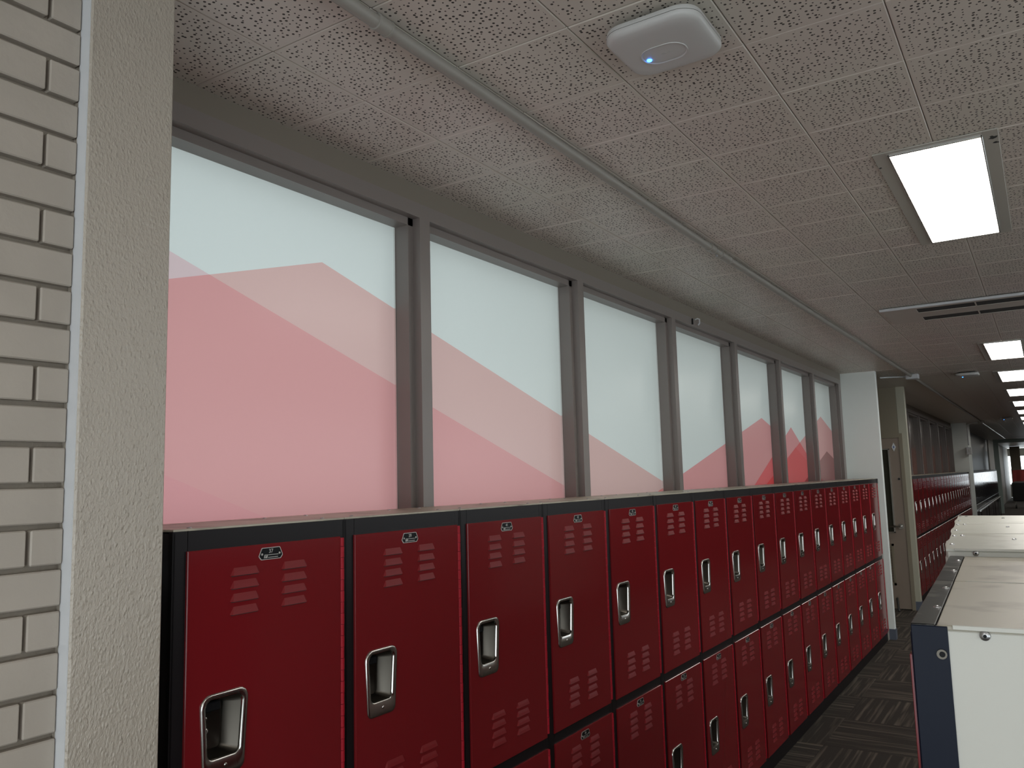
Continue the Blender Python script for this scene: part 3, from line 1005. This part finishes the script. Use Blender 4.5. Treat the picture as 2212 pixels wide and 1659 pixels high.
# ================================================================== ISLAND LOCKER BANKS (seen from their beige ends and tops)
def island_unit(o, rz, y_off, L, h, label, black, end, bolts, group):
    c_, s_ = math.cos(rz), math.sin(rz)
    t = thing('island_locker', label, 'locker', (o[0] - s_ * y_off, o[1] + c_ * y_off, 0), rz, group)
    D = 0.46
    xl = 0.0285 if black else 0.0
    b = MB()
    b.cbox(0.004, D, 0.0015, L - 0.0015, 0.0, h - 0.006, 0.002)
    b.build('body', M['beige'], t)
    tp = MB()
    tp.cbox(xl + 0.0015, D + 0.002, 0.0012, L - 0.0012, h - 0.0065, h, 0.0012)
    tp_o = tp.build('top_panel', M['beige_top'] if black else M['beige_clean'], t)
    # folded lip at the near edge of the top
    MB().cbox(xl + 0.02, D + 0.002, -0.0026, 0.0018, h - 0.0045, h + 0.0009, 0.0005).build('top_lip', M['beige'], t)
    if black:
        MB().cbox(0.0, 0.0285, 0.0, L - 0.001, h - 0.010, h + 0.0006, 0.001).build('top_strip', M['black_top'], t)
        MB().cbox(-0.0012, 0.014, 0.0, L - 0.001, 0.0, h - 0.010, 0.001).build('front_frame', M['navy'], t)
        MB().cbox(-0.004, -0.0012, 0.022, L - 0.022, 0.75, h - 0.040, 0.001).build('door', M['red'], t)
        MB().cbox(-0.004, -0.0012, 0.022, L - 0.022, 0.08, 0.72, 0.001).build('door', M['red'], t)
        if end:
            MB().cbox(0.0, 0.0425, -0.002, 0.004, 0.0, h - 0.0015, 0.0008).build('corner_post', M['navy'], t)
            g = MB()
            g.cyl((0.034, -0.002, h - 0.036), (0.034, -0.0048, h - 0.036), 0.0062, 14)
            g.build('grommet', M['cup'], t)
            MB().cyl((0.0345, -0.0045, h - 0.036), (0.0345, -0.0052, h - 0.036), 0.0036, 12).build('grommet_hole', M['plate'], t)
            MB().cbox(-0.0046, -0.001, 0.004, 0.024, 0.75, h - 0.040, 0.0006).build('door_edge', M['red'], t)
    else:
        MB().cbox(-0.001, 0.006, 0.02, L - 0.02, 0.08, h - 0.02, 0.002).build('door', M['beige'], t)
        ed = MB()
        k = 9
        R = [[], []]
        for q in range(k):
            a = q / (k - 1)
            R[0].append((-0.006 * math.sin(math.pi * a), L * (0.18 + 0.64 * a), h - 0.007))
            R[1].append((-0.006 * math.sin(math.pi * a), L * (0.18 + 0.64 * a), h - 0.04))
        R = [r_ + [(0.004, L * 0.82, zz), (0.004, L * 0.18, zz)] for r_, zz in zip(R, (h - 0.007, h - 0.04))]
        ed.loft(R, cap0=True)
        ed.build('bowed_edge', M['beige'], t)
    for bx, by in bolts:
        link('bolt', SCREW, tp_o, (bx, by, h - 0.0002))
    if end:
        e = MB()
        bx = 0.084 if black else 0.062
        bz = h - (0.010 if black else 0.0095)
        e.dome((bx, -0.0008, bz), (0, -1, 0), 0.0064, 0.004, 14)
        e.build('end_bolt', M['zinc'], t, True)
        MB().cyl((bx, -0.0046, bz), (bx, -0.0052, bz), 0.0022, 10).build('end_bolt_socket', M['plate'], t)
    return t

O1, A1 = (1.2334, 1.2075), math.radians(2.19)
island_unit(O1, A1, 0.0, 0.474, 1.427, 'beige locker end with black corner post, nearest in the right foreground', True, True, [(0.022, 0.148), (0.022, 0.367)], 'island lockers with black edge strip')
island_unit(O1, A1, 0.476, 0.474, 1.427, 'beige topped locker with black edge strip, second in the right foreground', True, False, [(0.022, 0.158), (0.022, 0.360)], 'island lockers with black edge strip')
O2, A2 = (1.188, 2.158), math.radians(3.51)
names = ['all-beige island locker directly behind the black-edged ones', 'middle one of three all-beige island lockers', 'farthest of three all-beige island lockers']
for k in range(3):
    island_unit(O2, A2, 0.505 * k, 0.502, 1.4435, names[k], False, k == 0, [(0.012, 0.118), (0.011, 0.40), (0.148, 0.30), (0.03, 0.412)], 'all-beige island lockers')

# ================================================================== CEILING FITTINGS
def access_point(x, y, label, s=1.0, near=True):
    t = thing('access_point', label, 'access point', (x, y, ZC), group='white wireless access points')
    hw = 0.1085
    def ring(w, r, z):
        q = [(-w, -w), (w, -w), (w, w), (-w, w)]
        return [(a, b, z) for a, b in rrect(q, [r] * 4, 8)]
    MB().loft([ring(0.075, 0.02, -0.0005), ring(0.075, 0.02, -0.014)], cap0=True).build('mount', M['slot'], t)
    b = MB()
    b.loft([ring(hw - 0.010, 0.040, -0.010), ring(hw - 0.002, 0.046, -0.012), ring(hw, 0.048, -0.016), ring(hw, 0.048, -0.0225)], cap0=True, cap1=False)
    b.loft([ring(hw - 0.0012, 0.047, -0.0225), ring(hw - 0.0012, 0.047, -0.0235)], mi=1, cap1=False)
    b.loft([ring(hw, 0.048, -0.0235), ring(hw, 0.048, -0.030), ring(hw - 0.003, 0.046, -0.035), ring(hw - 0.010, 0.041, -0.0385), ring(hw - 0.03, 0.03, -0.0405), ring(0.03, 0.012, -0.042)], cap1=True)
    b.build('shell', [M['plastic'], M['plastic_line']], t, True, 35)
    if near:
        cx_, cy_ = -0.007, 0.014
        def oval(w, h, z):
            q = [(cx_ - w, cy_ - h), (cx_ + w, cy_ - h), (cx_ + w, cy_ + h), (cx_ - w, cy_ + h)]
            return [(a, b_, z) for a, b_ in rrect(q, [h * 0.96] * 4, 8)]
        MB().loft([oval(0.054, 0.040, -0.041), oval(0.053, 0.039, -0.0434), oval(0.051, 0.037, -0.0434), oval(0.049, 0.035, -0.0418)], cap1=False).build('oval_rim', M['plastic'], t, True, 60)
        lg = MB()
        for k, hh in enumerate((0.003, 0.006, 0.009, 0.006, 0.003, 0.006, 0.009, 0.006, 0.003)):
            lg.box(-0.0135 + k * 0.003 - 0.0005, -0.0135 + k * 0.003 + 0.0008, 0.014 - hh / 2, 0.014 + hh / 2, -0.0426, -0.0418)
        lg.build('logo', M['plastic'], t)
    MB().dome((-0.047, 0.024, -0.0415), (0, 0, -1), 0.0062, 0.0032, 12).build('led', M['led'], t, True)
    return t
access_point(0.763, 1.658, 'large white square wireless access point with blue light, nearest on ceiling')
access_point(0.80, 9.72, 'small white access point on ceiling beyond the air grille', near=False)
access_point(0.83, 19.2, 'far tiny white access point on the dark ceiling', near=False)

cz = ZC - 0.0165
cond = thing('ceiling_conduit', 'long grey metal conduit running along the ceiling above the lockers', 'conduit', (0, 0, 0))
cpts = [(0.292, 0.0, cz), (0.290, 0.8, cz), (0.286, 1.5, cz), (0.280, 2.1, cz), (0.266, 3.2, cz), (0.268, 4.5, cz), (0.285, 7.0, cz), (0.30, 9.40, cz)]
MB().tube(cpts, 0.0150, 14).build('pipe', M['conduit'], cond, True, 60)
MB().tube([(0.30, 9.52, cz), (0.31, 14.0, cz), (0.33, 20.0, cz)], 0.0150, 10).build('pipe', M['conduit'], cond, True, 60)
MB().tube([(0.33, 20.2, cz), (0.33, 33.8, cz)], 0.0150, 8).build('pipe', M['alu'], cond, True, 60)
def coupling(y, L):
    x = 0.286 - 0.0085 * (y - 1.5)
    if y > 3: x = 0.2665
    m = MB()
    m.cyl((x, y, cz), (x, y + L, cz), 0.0178, 16)
    m.cyl((x, y - 0.006, cz), (x, y, cz), 0.0192, 16)
    m.cyl((x, y + L, cz), (x, y + L + 0.006, cz), 0.0192, 16)
    m.build('coupling', M['conduit'], cond, True, 50)
coupling(1.235, 0.03)
coupling(3.36, 0.05)
coupling(3.50, 0.12)
MB().cyl((0.2665, 3.45, cz - 0.016), (0.2665, 3.45, cz - 0.023), 0.005, 8).build('set_screw', M['zinc'], cond)
b1 = thing('junction_box', 'white junction box on the ceiling where the conduit branches', 'junction box', (0.31, 9.46, ZC))
MB().cbox(-0.06, 0.06, -0.055, 0.055, -0.05, -0.0005, 0.004).build('box', M['box'], b1)
MB().tube([(-0.06, 0, -0.02), (-0.18, -0.03, -0.014), (-0.30, -0.10, -0.018)], 0.009, 8).build('branch_pipe', M['box'], b1, True, 60)
b2 = thing('junction_box', 'far junction box feeding a pipe bent down the distant pillar', 'junction box', (0.33, 20.1, ZC))
MB().cbox(-0.06, 0.06, -0.055, 0.055, -0.05, -0.0005, 0.004).build('box', M['conduit'], b2)
MB().tube([(-0.06, 0, -0.03), (-0.20, 0.2, -0.03), (-0.27, 0.30, -0.05), (-0.29, 0.36, -0.12), (-0.292, 0.37, -0.5)], 0.012, 8).build('drop_pipe', M['box'], b2, True, 60)
s = thing('wall_switch', 'small white switch box at the end of the bent pipe', 'switch', (0.035, 20.47, 2.0))
MB().cbox(-0.05, 0.05, -0.02, 0.08, -0.08, 0.08, 0.006).build('housing', M['box'], s)
MB().cbox(-0.015, 0.015, -0.026, -0.02, -0.03, 0.03, 0.002).build('rocker', M['plastic'], s)

# linear air grille
g = thing('air_grille', 'ceiling air grille with two long dark slots', 'grille', (1.23, 5.75, ZC - 0.002))
gx0, gx1, gy0, gy1 = -0.61, 0.61, -0.305, 0.305
sl = [(-0.19, -0.045), (0.135, 0.280)]
pn = MB()
zb = -0.004
ysl = [gy0, sl[0][0], sl[0][1], sl[1][0], sl[1][1], gy1]
for a, b in ((0, 1), (2, 3), (4, 5)):
    pn.box(gx0, gx1, ysl[a], ysl[b], zb, -0.0005)
for a, b in sl:
    pn.box(gx0, -0.42, a, b, zb, -0.0005)
    pn.box(0.5, gx1, a, b, zb, -0.0005)
pn.build('panel', M['grille'], g)
for a, b in sl:
    MB().box(-0.42, 0.5, a, b, -0.0012, -0.0004).build('slot', M['slot'], g)
    for xx in (-0.10, 0.22):
        MB().box(xx - 0.004, xx + 0.004, a, b, -0.004, -0.0012).build('vane', M['grille'], g)
MB().tube([(gx0, gy0 - 0.01, -0.010), (gx1, gy0 - 0.01, -0.010)], 0.0095, 10).build('edge_lip', M['box'], g, True, 60)

# small hook hanging at the window head
hk = thing('ceiling_hook', 'tiny white hook with black tag on the window head', 'hook', (XF, 4.594, 2.542))
MB().tube([(0.0, 0.02, 0.0), (0.012, 0.03, 0.008), (0.02, 0.045, 0.004), (0.018, 0.05, -0.018), (0.01, 0.045, -0.03)], 0.0045, 6).build('wire', M['box'], hk, True, 60)
MB().cbox(0.002, 0.008, -0.035, -0.025, -0.035, 0.0, 0.001).build('tag', M['plate'], hk)

# ================================================================== FAR END
wbk = MB()
wbk.box(0.0, 0.42, 47.0, 47.15, 0, 1.5, 1)
wbk.box(0.0, 0.42, 47.0, 47.15, 1.5, ZC, 0)
struct(wbk.build('wall_back', [M['tan_wall'], M['wall']]), 'tan and white pier at the far end of the corridor')
t = thing('banner', 'red banner hanging near the bright far end', 'banner', (0.12, 44.0, 0))
m = MB()
pts = []
for k in range(9):
    pts.append((0.0 + k * 0.075, 0.04 * math.sin(k * 1.1)))
m.loft([[(x, y, zz) for x, y in pts] + [(x, y + 0.01, zz) for x, y in reversed(pts)] for zz in (0.65, 1.48)], cap0=True)
m.build('cloth', M['banner'], t)
MB().cyl((-0.05, 0.0, 1.49), (0.65, 0.0, 1.49), 0.015, 8).build('pole', M['alu'], t)
MB().cyl((-0.02, 0.0, 0.0), (-0.02, 0.0, 1.51), 0.02, 8).build('stand', M['alu'], t)
t = thing('cart', 'black wheeled cart standing at the far end', 'cart', (0.23, 38.0, 0))
MB().cbox(0, 0.75, 0, 0.6, 0.28, 1.02, 0.03).build('body', M['cart'], t)
for xx in (0.08, 0.67):
    for yy in (0.08, 0.52):
        MB().cyl((xx - 0.02, yy, 0.07), (xx + 0.02, yy, 0.07), 0.07, 12).build('wheel', M['rubber'], t)
        MB().cyl((xx, yy, 0.08), (xx, yy, 0.30), 0.012, 6).build('leg', M['alu'], t)
MB().tube([(0.1, 0.0, 0.98), (0.1, -0.08, 1.05), (0.65, -0.08, 1.05), (0.65, 0.0, 0.98)], 0.015, 6).build('handle', M['alu'], t)
